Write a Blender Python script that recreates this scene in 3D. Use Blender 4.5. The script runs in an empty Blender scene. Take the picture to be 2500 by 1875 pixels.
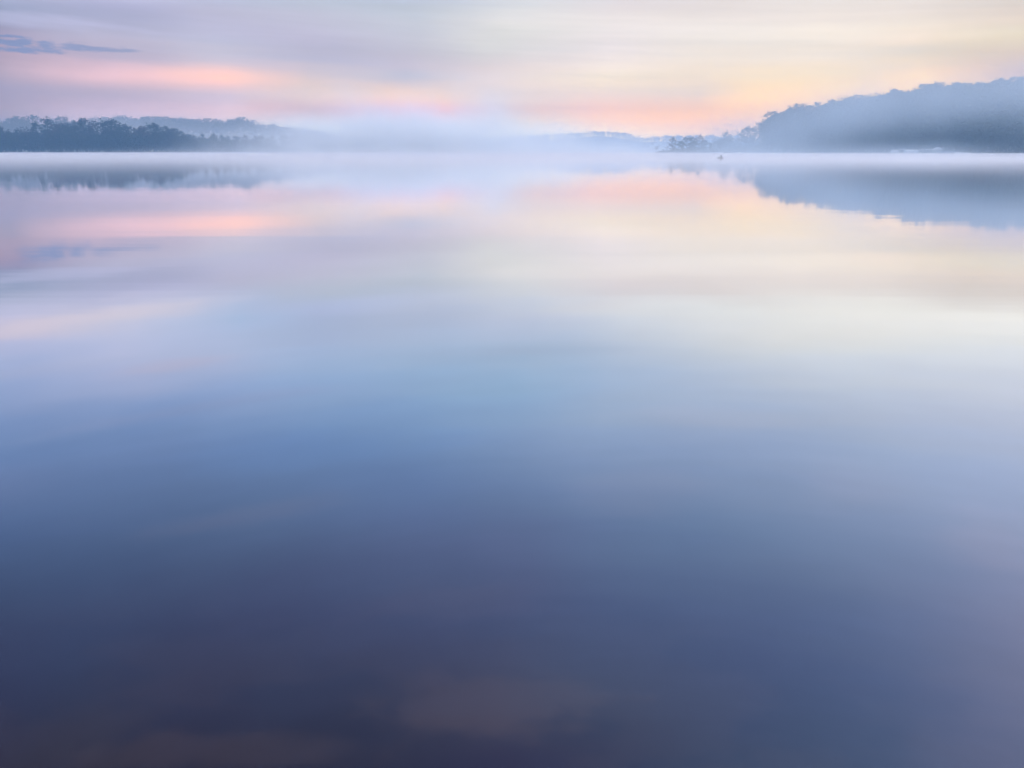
import bpy, math, random
import numpy as np
from mathutils import Vector

sc = bpy.context.scene
COL = sc.collection

# ------------------------------------------------------------------ camera
EYE = 1.7
TILT = math.radians(16.11)
F_PX, CX, CY = 1962.0, 1250.0, 937.5          # focal length and centre in the photograph's own pixels
cam_d = bpy.data.cameras.new('camera')
cam_d.sensor_width = 36.0
cam_d.lens = 36.0 * F_PX / 2500.0
cam_d.clip_start, cam_d.clip_end = 0.05, 20000.0
cam = bpy.data.objects.new('camera', cam_d)
cam.location = (0, 0, EYE)
cam.rotation_euler = (math.radians(90) - TILT, 0, 0)
COL.objects.link(cam)
sc.camera = cam

sc.view_settings.view_transform = 'Standard'
sc.view_settings.look = 'None'
sc.view_settings.exposure = 0.0
sc.view_settings.gamma = 1.0
sc.render.engine = 'CYCLES'
cy = sc.cycles
cy.use_denoising = True
try:
    cy.denoiser = 'OPENIMAGEDENOISE'
except Exception:
    pass
cy.use_adaptive_sampling = False
cy.max_bounces = 8
cy.volume_bounces = 3
cy.diffuse_bounces = 2
cy.glossy_bounces = 3
cy.transparent_max_bounces = 16
cy.volume_step_rate = 1.0
cy.volume_max_steps = 256
cy.sample_clamp_indirect = 6.0


def lin(c):
    c = c / 255.0
    return c / 12.92 if c <= 0.04045 else ((c + 0.055) / 1.055) ** 2.4


# ------------------------------------------------------------------ sky
# Dawn sky, tabulated by azimuth (columns) and elevation (rows). The low rows are what stands over the hills,
# the high rows are the blue and cream sky overhead, which the lake mirrors.
XS = [0, 221, 442, 664, 885, 1106, 1327, 1548, 1770, 1991, 2212]      # across a 2212 wide frame
SKY_LIN = {
5: [(0.389,0.400,0.500),(0.503,0.464,0.631),(0.549,0.497,0.604),(0.531,0.545,0.577),(0.542,0.549,0.589),(0.778,0.738,0.698),(0.857,0.720,0.666),(0.816,0.666,0.572),(0.890,0.747,0.639),(0.883,0.734,0.600),(0.638,0.463,0.329)],
50: [(0.220,0.227,0.368),(0.447,0.404,0.530),(0.553,0.497,0.632),(0.625,0.543,0.654),(0.630,0.616,0.640),(0.925,0.834,0.736),(0.989,0.852,0.738),(1.039,0.894,0.754),(1.092,0.912,0.707),(1.011,0.815,0.601),(0.986,0.775,0.533)],
100: [(0.484,0.273,0.336),(0.615,0.494,0.576),(0.618,0.546,0.621),(0.547,0.468,0.553),(0.630,0.544,0.559),(0.787,0.731,0.630),(0.949,0.801,0.725),(0.962,0.815,0.656),(1.012,0.825,0.612),(1.107,0.835,0.555),(0.882,0.685,0.319)],
135: [(0.415,0.307,0.341),(0.626,0.420,0.479),(0.846,0.620,0.608),(0.582,0.499,0.572),(0.652,0.525,0.573),(0.806,0.651,0.586),(1.149,0.925,0.745),(1.098,0.864,0.608),(1.135,0.869,0.565),(0.932,0.684,0.364),(0.868,0.368,0.050)],
178: [(0.459,0.303,0.367),(1.442,0.788,0.702),(1.833,0.845,0.477),(1.023,0.677,0.470),(0.752,0.537,0.428),(1.074,0.789,0.596),(1.194,0.909,0.576),(1.156,0.842,0.517),(1.576,0.975,0.222),(2.446,1.229,0.050),(0.923,0.366,0.045)],
212: [(0.441,0.299,0.335),(0.050,0.137,0.226),(0.682,0.602,0.725),(1.166,0.722,0.408),(1.939,0.799,0.050),(1.193,0.799,0.481),(1.268,0.802,0.511),(1.183,0.771,0.467),(2.508,1.266,0.050),(2.494,1.229,0.050),(0.893,0.375,0.050)],
250: [(0.615,0.218,0.064),(1.605,0.779,0.670),(1.759,0.973,0.735),(1.192,0.459,0.050),(2.390,0.419,0.050),(1.468,0.747,0.157),(1.844,0.841,0.279),(1.919,0.836,0.112),(2.436,1.115,0.049),(2.402,1.107,0.046),(0.893,0.366,0.050)],
285: [(0.597,0.227,0.069),(1.549,0.818,0.693),(1.631,1.008,0.756),(2.831,2.640,1.565),(2.732,2.790,2.267),(2.667,2.155,0.755),(3.052,1.643,0.316),(3.291,1.399,0.050),(2.280,1.092,0.057),(2.268,1.070,0.053),(0.868,0.356,0.054)],
320: [(0.597,0.255,0.076),(1.492,0.902,0.744),(1.508,1.051,0.795),(2.769,2.761,1.663),(3.108,3.138,2.755),(3.133,3.065,2.331),(3.300,2.926,1.301),(3.046,1.538,0.059),(2.087,1.163,0.067),(2.089,1.084,0.058),(0.831,0.356,0.060)],
}
WATER_ROWS = {
655: [(187,187,219),(210,200,220),(188,196,220),(178,184,212),(190,194,214),(206,208,218),(229,224,220),(237,232,222),(243,236,222),(247,238,222),(245,236,220)],
700: [(205,195,219),(217,205,221),(172,192,220),(172,180,210),(178,188,212),(190,194,212),(213,214,216),(225,222,218),(237,232,222),(243,236,224),(243,236,224)],
770: [(165,176,212),(176,182,214),(184,186,214),(165,182,214),(158,178,206),(166,184,208),(186,194,210),(196,202,210),(212,214,216),(222,222,220),(224,224,222)],
830: [(154,166,203),(160,170,205),(154,168,205),(145,167,203),(146,171,203),(144,171,201),(166,181,205),(179,188,206),(191,198,213),(200,205,216),(206,208,218)],
900: [(116,141,187),(122,144,187),(126,148,190),(122,149,191),(126,155,194),(136,161,196),(155,173,200),(158,173,200),(170,181,203),(181,188,208),(183,188,208)],
960: [(102,128,176),(108,131,175),(108,131,175),(105,133,177),(110,137,179),(122,145,184),(137,157,193),(143,159,192),(154,169,196),(166,178,203),(173,182,207)],
1050: [(101,118,160),(95,116,158),(93,114,154),(94,117,158),(94,117,161),(100,121,160),(115,135,173),(119,139,173),(135,151,184),(148,164,196),(160,172,202)],
1150: [(75,96,138),(77,98,138),(79,98,135),(83,102,139),(85,102,142),(91,106,143),(95,114,151),(99,121,157),(115,133,167),(131,146,179),(144,156,188)],
1250: [(60,74,109),(62,76,111),(66,78,112),(70,82,117),(74,86,120),(80,90,127),(83,98,135),(87,104,139),(99,116,149),(111,126,159),(132,140,172)],
1350: [(56,64,96),(56,66,100),(59,66,98),(63,70,104),(64,74,109),(72,82,116),(70,84,121),(76,90,127),(85,100,137),(98,112,147),(123,128,159)],
1450: [(49,54,85),(51,58,87),(53,58,87),(55,62,91),(57,64,96),(63,70,100),(68,80,110),(70,82,117),(75,90,127),(86,100,137),(109,116,148)],
1550: [(47,48,74),(48,50,72),(48,48,72),(49,54,79),(52,54,76),(64,66,88),(60,70,97),(64,76,108),(70,84,117),(78,92,127),(101,108,140)],
1650: [(42,42,61),(42,42,61),(42,42,62),(42,44,66),(44,46,68),(50,50,77),(55,62,89),(58,70,98),(66,80,110),(74,88,120),(94,102,134)],
}
SIDE = 1.9                                     # gain added to the unseen sky beside and behind, to brighten the mist
BODY = np.array([0.006, 0.007, 0.012])        # light coming back out of the lake itself
REFL_POW = 5.0


def fresnel(e):
    c = math.sin(max(e, 1e-4)); n = 1.333
    g = math.sqrt(n * n - 1 + c * c)
    a = (g - c) / (g + c); b = (c * (g + c) - 1) / (c * (g - c) + 1)
    return 0.5 * a * a * (1 + b * b)


def refl(e):
    return 1.0 - (1.0 - fresnel(e)) ** REFL_POW


def az_el(x, y):
    u, v = (x - 1106) / 1736.0, (829.5 - y) / 1736.0
    d = Vector((u, math.cos(TILT) + v * math.sin(TILT), -math.sin(TILT) + v * math.cos(TILT)))
    return math.atan2(d.x, d.y), math.atan2(d.z, math.hypot(d.x, d.y))


samples = []                                   # rows of (elevation along the frame centre, [(azimuth, colour)...])
for y, row in SKY_LIN.items():
    samples.append([(*az_el(x, y), np.array(c)) for x, c in zip(XS, row)])
samples.sort(key=lambda r: r[5][1])
for y, row in sorted(WATER_ROWS.items()):
    r_ = []
    for x, c in zip(XS, row):
        a, e = az_el(x, y); e = -e
        v = np.array([lin(k) for k in c])
        R = refl(e)
        r_.append((a, e, np.clip((v - BODY * (1 - R)) / R, 0.02, 1.9)))
    samples.append(r_)

AZ = [-37, -31, -25, -19, -13, -6.5, 0, 6.5, 13, 19, 25, 31, 37]
EL = [0.2, 0.8, 1.6, 2.5, 3.5, 4.5, 5.4, 6.3, 7.3, 8.4, 9.4, 10.3, 11.3, 13, 15, 17, 19, 22, 25, 28, 31, 34, 37, 40, 42.5, 45, 50, 58, 70, 90]
TOP = np.array([2.6, 2.6, 2.8])  # unseen overhead sky, made extra bright to light the haze and mist


def sky_at(az, el):
    az, el = math.radians(az), math.radians(el)
    es, cs = [], []
    for r in samples:
        A = [q[0] for q in r]
        es.append(np.interp(az, A, [q[1] for q in r]))
        cs.append([np.interp(az, A, [q[2][k] for q in r]) for k in range(3)])
    cs = np.array(cs)
    c = np.array([np.interp(el, es, cs[:, k]) for k in range(3)])
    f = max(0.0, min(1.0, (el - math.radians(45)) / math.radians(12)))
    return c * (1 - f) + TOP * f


w = bpy.data.worlds.new('World')
sc.world = w
w.use_nodes = True
nt = w.node_tree
nt.nodes.clear()
N, L = nt.nodes.new, nt.links.new


def M(op, a, b=None, c=None, clamp=False):
    n = N('ShaderNodeMath'); n.operation = op; n.use_clamp = clamp
    for i, v in enumerate((a, b, c)):
        if v is None:
            continue
        if isinstance(v, (int, float)):
            n.inputs[i].default_value = v
        else:
            L(v, n.inputs[i])
    return n.outputs[0]


out = N('ShaderNodeOutputWorld'); bg = N('ShaderNodeBackground'); L(bg.outputs[0], out.inputs[0])
tc = N('ShaderNodeTexCoord')
sep = N('ShaderNodeSeparateXYZ'); L(tc.outputs['Generated'], sep.inputs[0])
az = M('MULTIPLY', M('ARCTAN2', sep.outputs[0], sep.outputs[1]), 180 / math.pi)
el = M('MULTIPLY', M('ARCSINE', sep.outputs[2]), 180 / math.pi)


def sky_noise(sx, sz, detail, rough, seed):
    cmb = N('ShaderNodeCombineXYZ')
    L(M('MULTIPLY', az, sx), cmb.inputs[0]); L(M('MULTIPLY', M('ADD', el, M('MULTIPLY', az, 0.045)), sz), cmb.inputs[1]); cmb.inputs[2].default_value = seed
    n = N('ShaderNodeTexNoise'); n.inputs['Scale'].default_value = 1.0
    n.inputs['Detail'].default_value = detail; n.inputs['Roughness'].default_value = rough
    L(cmb.outputs[0], n.inputs['Vector'])
    return M('SUBTRACT', n.outputs['Fac'], 0.5)


n1 = sky_noise(0.05, 0.5, 4, 0.55, 3.1)         # streaky cirrus warp
n2 = sky_noise(0.12, 1.6, 4, 0.6, 9.3)
n3 = sky_noise(0.08, 0.12, 3, 0.5, 17.0)
el_amp = M('MINIMUM', M('MULTIPLY', el, 0.22), 3.2)
elw = M('ADD', el, M('MULTIPLY', M('ADD', M('MULTIPLY', n1, 1.0), M('MULTIPLY', n2, 0.25)), el_amp))
n7 = sky_noise(0.035, 0.16, 2, 0.5, 88.0)
elw = M('ADD', elw, M('MULTIPLY', n7, M('MINIMUM', M('MULTIPLY', M('MAXIMUM', M('SUBTRACT', el, 7.5), 0.0), 0.8), 5.0)))
azw = M('ADD', az, M('MULTIPLY', n3, 9.0))
t = M('POWER', M('MAXIMUM', M('DIVIDE', elw, 90.0), 0.0), 0.5)
prev = None
cols = list(AZ)
for i, a in enumerate(cols + [80, 180]):
    cr = N('ShaderNodeValToRGB'); cr.color_ramp.interpolation = 'CARDINAL'
    els = cr.color_ramp.elements
    stops = []
    for e in EL:
        if a <= 37:
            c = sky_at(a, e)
        else:
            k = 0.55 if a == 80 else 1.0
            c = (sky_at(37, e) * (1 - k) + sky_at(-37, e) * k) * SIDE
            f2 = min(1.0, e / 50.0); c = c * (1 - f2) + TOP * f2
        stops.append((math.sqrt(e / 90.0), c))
    while len(els) < len(stops):
        els.new(0.5)
    for q, (p, c) in enumerate(stops):
        els[q].position = p
    for q, (p, c) in enumerate(stops):
        els[q].color = (c[0] * 0.3, c[1] * 0.3, c[2] * 0.3, 1)
    L(t, cr.inputs[0])
    if prev is None:
        prev = cr.outputs[0]
    else:
        lo = (cols + [80, 180])[i - 1]
        mr = N('ShaderNodeMapRange'); mr.inputs['From Min'].default_value = lo; mr.inputs['From Max'].default_value = a
        L(azw if a <= 37 else az, mr.inputs['Value'])
        mx = N('ShaderNodeMix'); mx.data_type = 'RGBA'
        L(mr.outputs[0], mx.inputs[0]); L(prev, mx.inputs[6]); L(cr.outputs[0], mx.inputs[7])
        prev = mx.outputs[2]
# small blue-grey clouds low in the left of the sky
mask = None
for (cx_, cy_, rx_, ry_) in [(20, 93, 60, 10), (52, 92, 28, 10), (10, 78, 58, 4), (98, 100, 26, 13), (60, 108, 90, 7), (165, 102, 42, 10), (205, 105, 70, 7), (262, 109, 50, 5)]:
    ca, ce = az_el(cx_, cy_)
    kx, ky = math.degrees(1 / 1736.0) * math.cos(ca) ** 1.2, math.degrees(1 / 1736.0) * math.cos(ca) ** 1.0
    dx = M('DIVIDE', M('SUBTRACT', az, math.degrees(ca)), rx_ * kx)
    dy = M('DIVIDE', M('SUBTRACT', el, math.degrees(ce)), ry_ * ky)
    d = M('SUBTRACT', 1.0, M('SQRT', M('ADD', M('MULTIPLY', dx, dx), M('MULTIPLY', dy, dy))))
    mask = d if mask is None else M('MAXIMUM', mask, d)
n4 = sky_noise(1.1, 4.2, 4, 0.6, 40.0)
cm = M('ADD', mask, M('MULTIPLY', n4, 2.2))
mr = N('ShaderNodeMapRange'); mr.interpolation_type = 'SMOOTHSTEP'
mr.inputs['From Min'].default_value = -0.1; mr.inputs['From Max'].default_value = 0.75
L(cm, mr.inputs['Value'])
fade = N('ShaderNodeMapRange'); fade.inputs['From Min'].default_value = -30; fade.inputs['From Max'].default_value = -20
fade.inputs['To Min'].default_value = 0.8; fade.inputs['To Max'].default_value = 0.35
L(az, fade.inputs['Value'])
mx = N('ShaderNodeMix'); mx.data_type = 'RGBA'
L(M('MULTIPLY', mr.outputs[0], fade.outputs[0]), mx.inputs[0]); L(prev, mx.inputs[6])
mx.inputs[7].default_value = (lin(116) * .3, lin(132) * .3, lin(176) * .3, 1)
# high soft pink cloud patches that only the lake shows
sky_c = mx.outputs[2]
n6 = sky_noise(0.10, 0.45, 4, 0.6, 55.0)
for (cx_, cy_, rx_, ry_, col_, am_) in [(170, 690, 300, 26, (1.10, .86, .80), .55), (385, 792, 120, 16, (1.0, .72, .74), .32), (60, 600, 200, 16, (.72, .66, .86), .4), (850, 690, 330, 34, (.50, .56, .72), .45), (1150, 760, 260, 26, (.55, .58, .72), .35),
                                      (1060, 850, 210, 34, (.62, .98, 1.30), .2), (640, 985, 330, 40, (.34, .62, 1.30), .35), (960, 1290, 300, 40, (.75, .62, .95), .15), (1390, 1060, 160, 60, (1.0, .85, 1.1), .12), (1850, 1060, 120, 50, (1.25, 1.0, 1.2), .1),
                                      (2150, 1160, 120, 70, (1.6, 1.25, 1.5), .15), (430, 880, 360, 14, (.62, .66, .98), .35), (1600, 905, 300, 22, (.95, .95, 1.1), .3), (480, 1120, 260, 26, (.62, .6, .9), .25)]:
    ca, ce = az_el(cx_, cy_); ce = abs(ce)
    if cy_ > 620:
        k_ = (1 - (1 - fresnel(ce)) ** 3.2) / refl(ce); col_ = [q * k_ for q in col_]; am_ *= .75
    dx = M('DIVIDE', M('SUBTRACT', az, math.degrees(ca)), rx_ * .031)
    dy = M('DIVIDE', M('SUBTRACT', M('ADD', el, M('MULTIPLY', M('SUBTRACT', az, math.degrees(ca)), .05)), math.degrees(ce)), ry_ * .031)
    d = M('SUBTRACT', 1.0, M('SQRT', M('ADD', M('MULTIPLY', dx, dx), M('MULTIPLY', dy, dy))))
    mr2 = N('ShaderNodeMapRange'); mr2.interpolation_type = 'SMOOTHSTEP'
    mr2.inputs['From Min'].default_value = -.35; mr2.inputs['From Max'].default_value = 0.75; mr2.inputs['To Max'].default_value = am_
    L(M('ADD', d, M('MULTIPLY', M('ADD', n6, n2), 1.8)), mr2.inputs['Value'])
    m3 = N('ShaderNodeMix'); m3.data_type = 'RGBA'
    L(mr2.outputs[0], m3.inputs[0]); L(sky_c, m3.inputs[6]); m3.inputs[7].default_value = (col_[0] * .3, col_[1] * .3, col_[2] * .3, 1)
    sky_c = m3.outputs[2]
# very faint fibres
n5 = sky_noise(0.10, 2.4, 5, 0.6, 70.0)
gain = M('ADD', 1 / 0.3, M('MULTIPLY', M('ADD', M('ADD', n5, n2), n6), 0.40))
vm = N('ShaderNodeVectorMath'); vm.operation = 'SCALE'
L(sky_c, vm.inputs[0]); L(gain, vm.inputs['Scale'])
# the clear air behind the cloud veil
nish = N('ShaderNodeTexSky'); nish.sky_type = 'NISHITA'; nish.sun_disc = False
nish.sun_elevation = math.radians(3.0); nish.sun_rotation = math.radians(62)
va = N('ShaderNodeVectorMath'); va.operation = 'MULTIPLY_ADD'
va.inputs[1].default_value = (0.02, 0.02, 0.02)
L(nish.outputs[0], va.inputs[0]); L(vm.outputs[0], va.inputs[2])
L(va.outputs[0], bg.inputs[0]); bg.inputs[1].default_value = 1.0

# low dawn sun, still veiled, off to the right
sd = bpy.data.lights.new('sun', 'SUN'); sd.energy = 0.25; sd.angle = math.radians(14); sd.color = (1.0, 0.86, 0.72)
so = bpy.data.objects.new('sun', sd); COL.objects.link(so)
sdir = Vector((math.sin(math.radians(62)), math.cos(math.radians(62)), math.tan(math.radians(5))))
so.rotation_euler = sdir.to_track_quat('Z', 'Y').to_euler()

# ------------------------------------------------------------------ helpers
CT, ST = math.cos(TILT), math.sin(TILT)


def X_at(px, Y):
    return Y * (px - CX) / F_PX * CT


def Z_at(row, Y):
    v = (CY - row) / F_PX
    return EYE + Y * (v * CT - ST) / (CT + v * ST)


def mesh_obj(name, V, Fc, mat, parent=None, smooth=False, sharp=None):
    me = bpy.data.meshes.new(name)
    V = np.asarray(V, dtype=np.float32)
    if isinstance(Fc, np.ndarray):
        n, k = Fc.shape
        me.vertices.add(len(V)); me.vertices.foreach_set('co', V.ravel())
        me.loops.add(n * k); me.loops.foreach_set('vertex_index', Fc.astype(np.int32).ravel())
        me.polygons.add(n); me.polygons.foreach_set('loop_start', np.arange(0, n * k, k, dtype=np.int32))
        me.update(calc_edges=True)
    else:
        me.from_pydata([tuple(map(float, v)) for v in V], [], Fc)
        me.update()
    if smooth:
        me.polygons.foreach_set('use_smooth', [True] * len(me.polygons))
    if mat:
        me.materials.append(mat)
    o = bpy.data.objects.new(name, me)
    COL.objects.link(o)
    if parent:
        o.parent = parent
    return o


def tag(o, label=None, cat=None, group=None, kind=None):
    if label: o['label'] = label
    if cat: o['category'] = cat
    if group: o['group'] = group
    if kind: o['kind'] = kind
    return o


def empty(name, loc, rz=0.0):
    o = bpy.data.objects.new(name, None); COL.objects.link(o)
    o.empty_display_size = 0.5
    o.location = loc; o.rotation_euler = (0, 0, rz)
    return o


class Geo:
    def __init__(s): s.v, s.f = [], []

    def box(s, cx, cy_, cz, sx, sy, sz, taper=1.0, bev=0.0):
        b = len(s.v)
        for z, k in ((-.5, 1.0), (.5, taper)):
            for x, y in ((-.5, -.5), (.5, -.5), (.5, .5), (-.5, .5)):
                s.v.append((cx + x * sx * k, cy_ + y * sy * k, cz + z * sz))
        for q in ((0, 3, 2, 1), (4, 5, 6, 7), (0, 1, 5, 4), (1, 2, 6, 5), (2, 3, 7, 6), (3, 0, 4, 7)):
            s.f.append(tuple(b + i for i in q))
        return s

    def tube(s, pts, radii, n=6, cap=True):
        b = len(s.v)
        P = [Vector(p) for p in pts]
        for i, p in enumerate(P):
            d = (P[min(i + 1, len(P) - 1)] - P[max(i - 1, 0)])
            d = d.normalized() if d.length > 1e-6 else Vector((0, 0, 1))
            a = d.cross(Vector((0, 0, 1)) if abs(d.z) < .9 else Vector((1, 0, 0))).normalized()
            c = d.cross(a)
            for k in range(n):
                th = 2 * math.pi * k / n
                s.v.append(tuple(p + (a * math.cos(th) + c * math.sin(th)) * radii[i]))
        for i in range(len(P) - 1):
            for k in range(n):
                k2 = (k + 1) % n
                s.f.append((b + i * n + k, b + i * n + k2, b + (i + 1) * n + k2, b + (i + 1) * n + k))
        if cap:
            s.f.append(tuple(b + k for k in range(n))[::-1])
            s.f.append(tuple(b + (len(P) - 1) * n + k for k in range(n)))
        return s

    def loft(s, rings, cap=True):
        b = len(s.v); n = len(rings[0])
        for r in rings: s.v.extend(r)
        for i in range(len(rings) - 1):
            for k in range(n):
                k2 = (k + 1) % n
                s.f.append((b + i * n + k, b + i * n + k2, b + (i + 1) * n + k2, b + (i + 1) * n + k))
        if cap:
            s.f.append(tuple(b + k for k in range(n))[::-1])
            s.f.append(tuple(b + (len(rings) - 1) * n + k for k in range(n)))
        return s

    def build(s, name, mat, parent=None, smooth=False):
        return mesh_obj(name, s.v, s.f, mat, parent, smooth)


def mat_basic(name, col, rough=0.7, var=0.25, scale=3.0, obj_rand=0.0, metal=0.0):
    m = bpy.data.materials.new(name); m.use_nodes = True
    t_ = m.node_tree; b = t_.nodes['Principled BSDF']
    b.inputs['Roughness'].default_value = rough; b.inputs['Metallic'].default_value = metal
    tcn = t_.nodes.new('ShaderNodeTexCoord'); no = t_.nodes.new('ShaderNodeTexNoise')
    no.inputs['Scale'].default_value = scale; no.inputs['Detail'].default_value = 5
    t_.links.new(tcn.outputs['Object'], no.inputs['Vector'])
    mr_ = t_.nodes.new('ShaderNodeMapRange')
    mr_.inputs['From Min'].default_value = .3; mr_.inputs['From Max'].default_value = .7
    mr_.inputs['To Min'].default_value = 1 - var; mr_.inputs['To Max'].default_value = 1 + var
    t_.links.new(no.outputs['Fac'], mr_.inputs['Value'])
    val = mr_.outputs[0]
    if obj_rand:
        oi = t_.nodes.new('ShaderNodeObjectInfo'); m2 = t_.nodes.new('ShaderNodeMapRange')
        m2.inputs['To Min'].default_value = 1 - obj_rand; m2.inputs['To Max'].default_value = 1 + obj_rand
        t_.links.new(oi.outputs['Random'], m2.inputs['Value'])
        mm = t_.nodes.new('ShaderNodeMath'); mm.operation = 'MULTIPLY'
        t_.links.new(val, mm.inputs[0]); t_.links.new(m2.outputs[0], mm.inputs[1]); val = mm.outputs[0]
    vs = t_.nodes.new('ShaderNodeVectorMath'); vs.operation = 'SCALE'
    vs.inputs[0].default_value = col[:3]
    t_.links.new(val, vs.inputs['Scale']); t_.links.new(vs.outputs[0], b.inputs['Base Color'])
    return m


M_BARK = mat_basic('bark', (.055, .045, .038), .9, .3, 1.0)
M_LEAF_A = mat_basic('leaf_dark', (.034, .042, .028), .8, .35, .4, .25)
M_LEAF_B = mat_basic('leaf_brown', (.060, .042, .030), .8, .35, .4, .25)
M_LEAF_C = mat_basic('leaf_olive', (.046, .050, .030), .8, .35, .4, .25)
M_WHITE = mat_basic('white_gelcoat', (.78, .79, .80), .35, .05, 1.0)
M_CANVAS = mat_basic('pale_canvas', (.62, .64, .66), .8, .10, 2.0)
M_GREYC = mat_basic('grey_canvas', (.36, .38, .42), .8, .12, 2.0)
M_WOOD = mat_basic('weathered_wood', (.20, .17, .14), .85, .25, 4.0)
M_ALU = mat_basic('aluminium', (.55, .56, .58), .4, .05, 3.0, metal=.7)
M_SEAT = mat_basic('seat_vinyl', (.5, .47, .42), .6, .08, 3.0)
M_GLASS = mat_basic('dark_glass', (.03, .035, .04), .08, .05, 1.0)
M_ROOF = mat_basic('roof_shingle', (.12, .11, .11), .9, .25, 3.0)
M_WALL = mat_basic('painted_boards', (.42, .40, .36), .8, .10, 2.0)
M_STUMP = mat_basic('wet_wood', (.035, .030, .030), .6, .4, 4.0)
M_GROUND = mat_basic('leaf_litter', (.07, .062, .045), .95, .4, .08)
M_ROCK = mat_basic('wet_rock', (.09, .085, .08), .6, .4, 2.0)

# ------------------------------------------------------------------ terrain
R_SKY = [(1840, 352), (1850, 330), (1858, 296), (1866, 284), (1880, 277), (1910, 270), (1930, 262), (1950, 262), (1970, 262), (1985, 252), (2010, 244), (2040, 236), (2080, 231), (2110, 227), (2140, 220), (2170, 215), (2200, 211), (2250, 205), (2320, 198), (2380, 194), (2450, 189), (2500, 190), (2600, 186), (2900, 180), (4200, 200)]
L_SKY = [(-900, 300), (0, 300), (170, 296), (290, 286), (330, 285), (420, 288), (500, 292), (560, 292), (600, 289), (630, 298), (660, 304), (700, 313), (750, 317), (790, 324), (830, 334), (900, 352)]
F_SKY = [(700, 350), (1000, 340), (1100, 336), (1250, 333), (1330, 329), (1380, 325), (1460, 319), (1500, 321), (1540, 329), (1570, 334), (1620, 331), (1680, 329), (1740, 328), (1790, 330), (1850, 336), (1950, 345)]


def lerp_tab(tab, x):
    return float(np.interp(x, [a for a, b in tab], [b for a, b in tab]))


def shore_R(px): return float(np.interp(px, [1590, 1850, 2500, 3800], [475, 455, 350, 120]))
def depth_R(px): return float(np.interp(px, [1840, 1860, 1950, 2100, 2500], [14, 24, 60, 95, 115]))
RT = 15.0                                   # hillside tree height


def ridge_R(px):
    Y = shore_R(px) + depth_R(px)
    return Y, max(0.6, Z_at(lerp_tab(R_SKY, px), Y) - RT)


def shore_L(px): return float(np.interp(px, [-1500, 0, 830, 860], [300, 602, 606, 640]))
def ss(a, b, x):
    t_ = max(0.0, min(1.0, (x - a) / (b - a))); return t_ * t_ * (3 - 2 * t_)


def height(x, y):
    if y < 30: return -1.6
    px = CX + F_PX * (x / y) / CT
    bump = 0.35 * math.sin(x * .11 + y * .07) + 0.25 * math.sin(x * .31 - y * .17)
    h = -1.6
    # far shore
    yf = 1440
    if y > yf:
        hr = max(1.5, Z_at(lerp_tab(F_SKY, px), 1600) - 11)
        h = max(h, -1.6 + 2.2 * ss(yf, yf + 15, y) + hr * ss(yf + 10, 1600, y) * (1 - .3 * ss(1650, 2500, y)))
    if px < 920:
        ys = shore_L(px) + 6 * math.sin(px * .02)
        hr = max(1.0, Z_at(lerp_tab(L_SKY, px), 900) - 15)
        edge = 1 - ss(800, 900, px)
        hh = -1.6 + 2.6 * ss(ys - 4, ys + 14, y) + hr * ss(ys + 60, 900, y) * (1 - .4 * ss(950, 1300, y)) + bump * ss(ys + 5, ys + 40, y)
        h = max(h, -1.6 + (hh + 1.6) * edge)
    if px > 1580:
        ys = shore_R(px) + 2.5 * math.sin(px * .05)
        if px < 1870:
            a = ss(1583, 1610, px)
            hp = -1.6 + (2.4 * ss(ys - 3, ys + 5, y) * (1 - ss(ys + 26, ys + 36, y))) * a
            h = max(h, hp)
        if px > 1830:
            yr, hr = ridge_R(px)
            a = ss(1832, 1850, px)
            hh = -1.6 + 2.3 * ss(ys - 3, ys + 6, y) + hr * ss(ys + 4, yr, y) * (1 - .5 * ss(yr + 10, yr + 260, y)) + bump * ss(ys + 8, ys + 30, y)
            h = max(h, -1.6 + (hh + 1.6) * a)
    return h


PXS = np.concatenate([np.arange(-2400, -100, 100), np.arange(-100, 960, 10), np.arange(960, 1560, 20), np.arange(1560, 2700, 8), np.arange(2700, 5200, 100)])
YS = np.concatenate([np.arange(20, 300, 20), np.arange(300, 640, 4), np.arange(640, 960, 12), np.arange(960, 1430, 50), np.arange(1430, 1700, 10), np.array([1730, 1760])])
gx, gy = np.meshgrid(PXS, YS)
VX = np.clip(gy * (gx - CX) / F_PX * CT, -2390, 2990)
VZ = np.array([[height(VX[i, j], gy[i, j]) for j in range(len(PXS))] for i in range(len(YS))])
V = np.stack([VX, gy, VZ], -1).reshape(-1, 3)
nc = len(PXS)
ii, jj = np.meshgrid(np.arange(len(YS) - 1), np.arange(nc - 1), indexing='ij')
q0 = (ii * nc + jj).ravel()
Q = np.stack([q0, q0 + 1, q0 + nc + 1, q0 + nc], -1)
tag(mesh_obj('terrain', V, Q, M_GROUND, smooth=True), kind='structure')

# ------------------------------------------------------------------ water
mw = bpy.data.materials.new('lake_water'); mw.use_nodes = True
wt = mw.node_tree; wt.nodes.clear()
WN, WL = wt.nodes.new, wt.links.new
wo = WN('ShaderNodeOutputMaterial'); wmix = WN('ShaderNodeMixShader')
wd = WN('ShaderNodeBsdfDiffuse'); wg = WN('ShaderNodeBsdfGlossy')
wg.inputs['Roughness'].default_value = 0.035
wg.inputs['Color'].default_value = (1, 1, 1, 1)
geo = WN('ShaderNodeNewGeometry')
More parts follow.
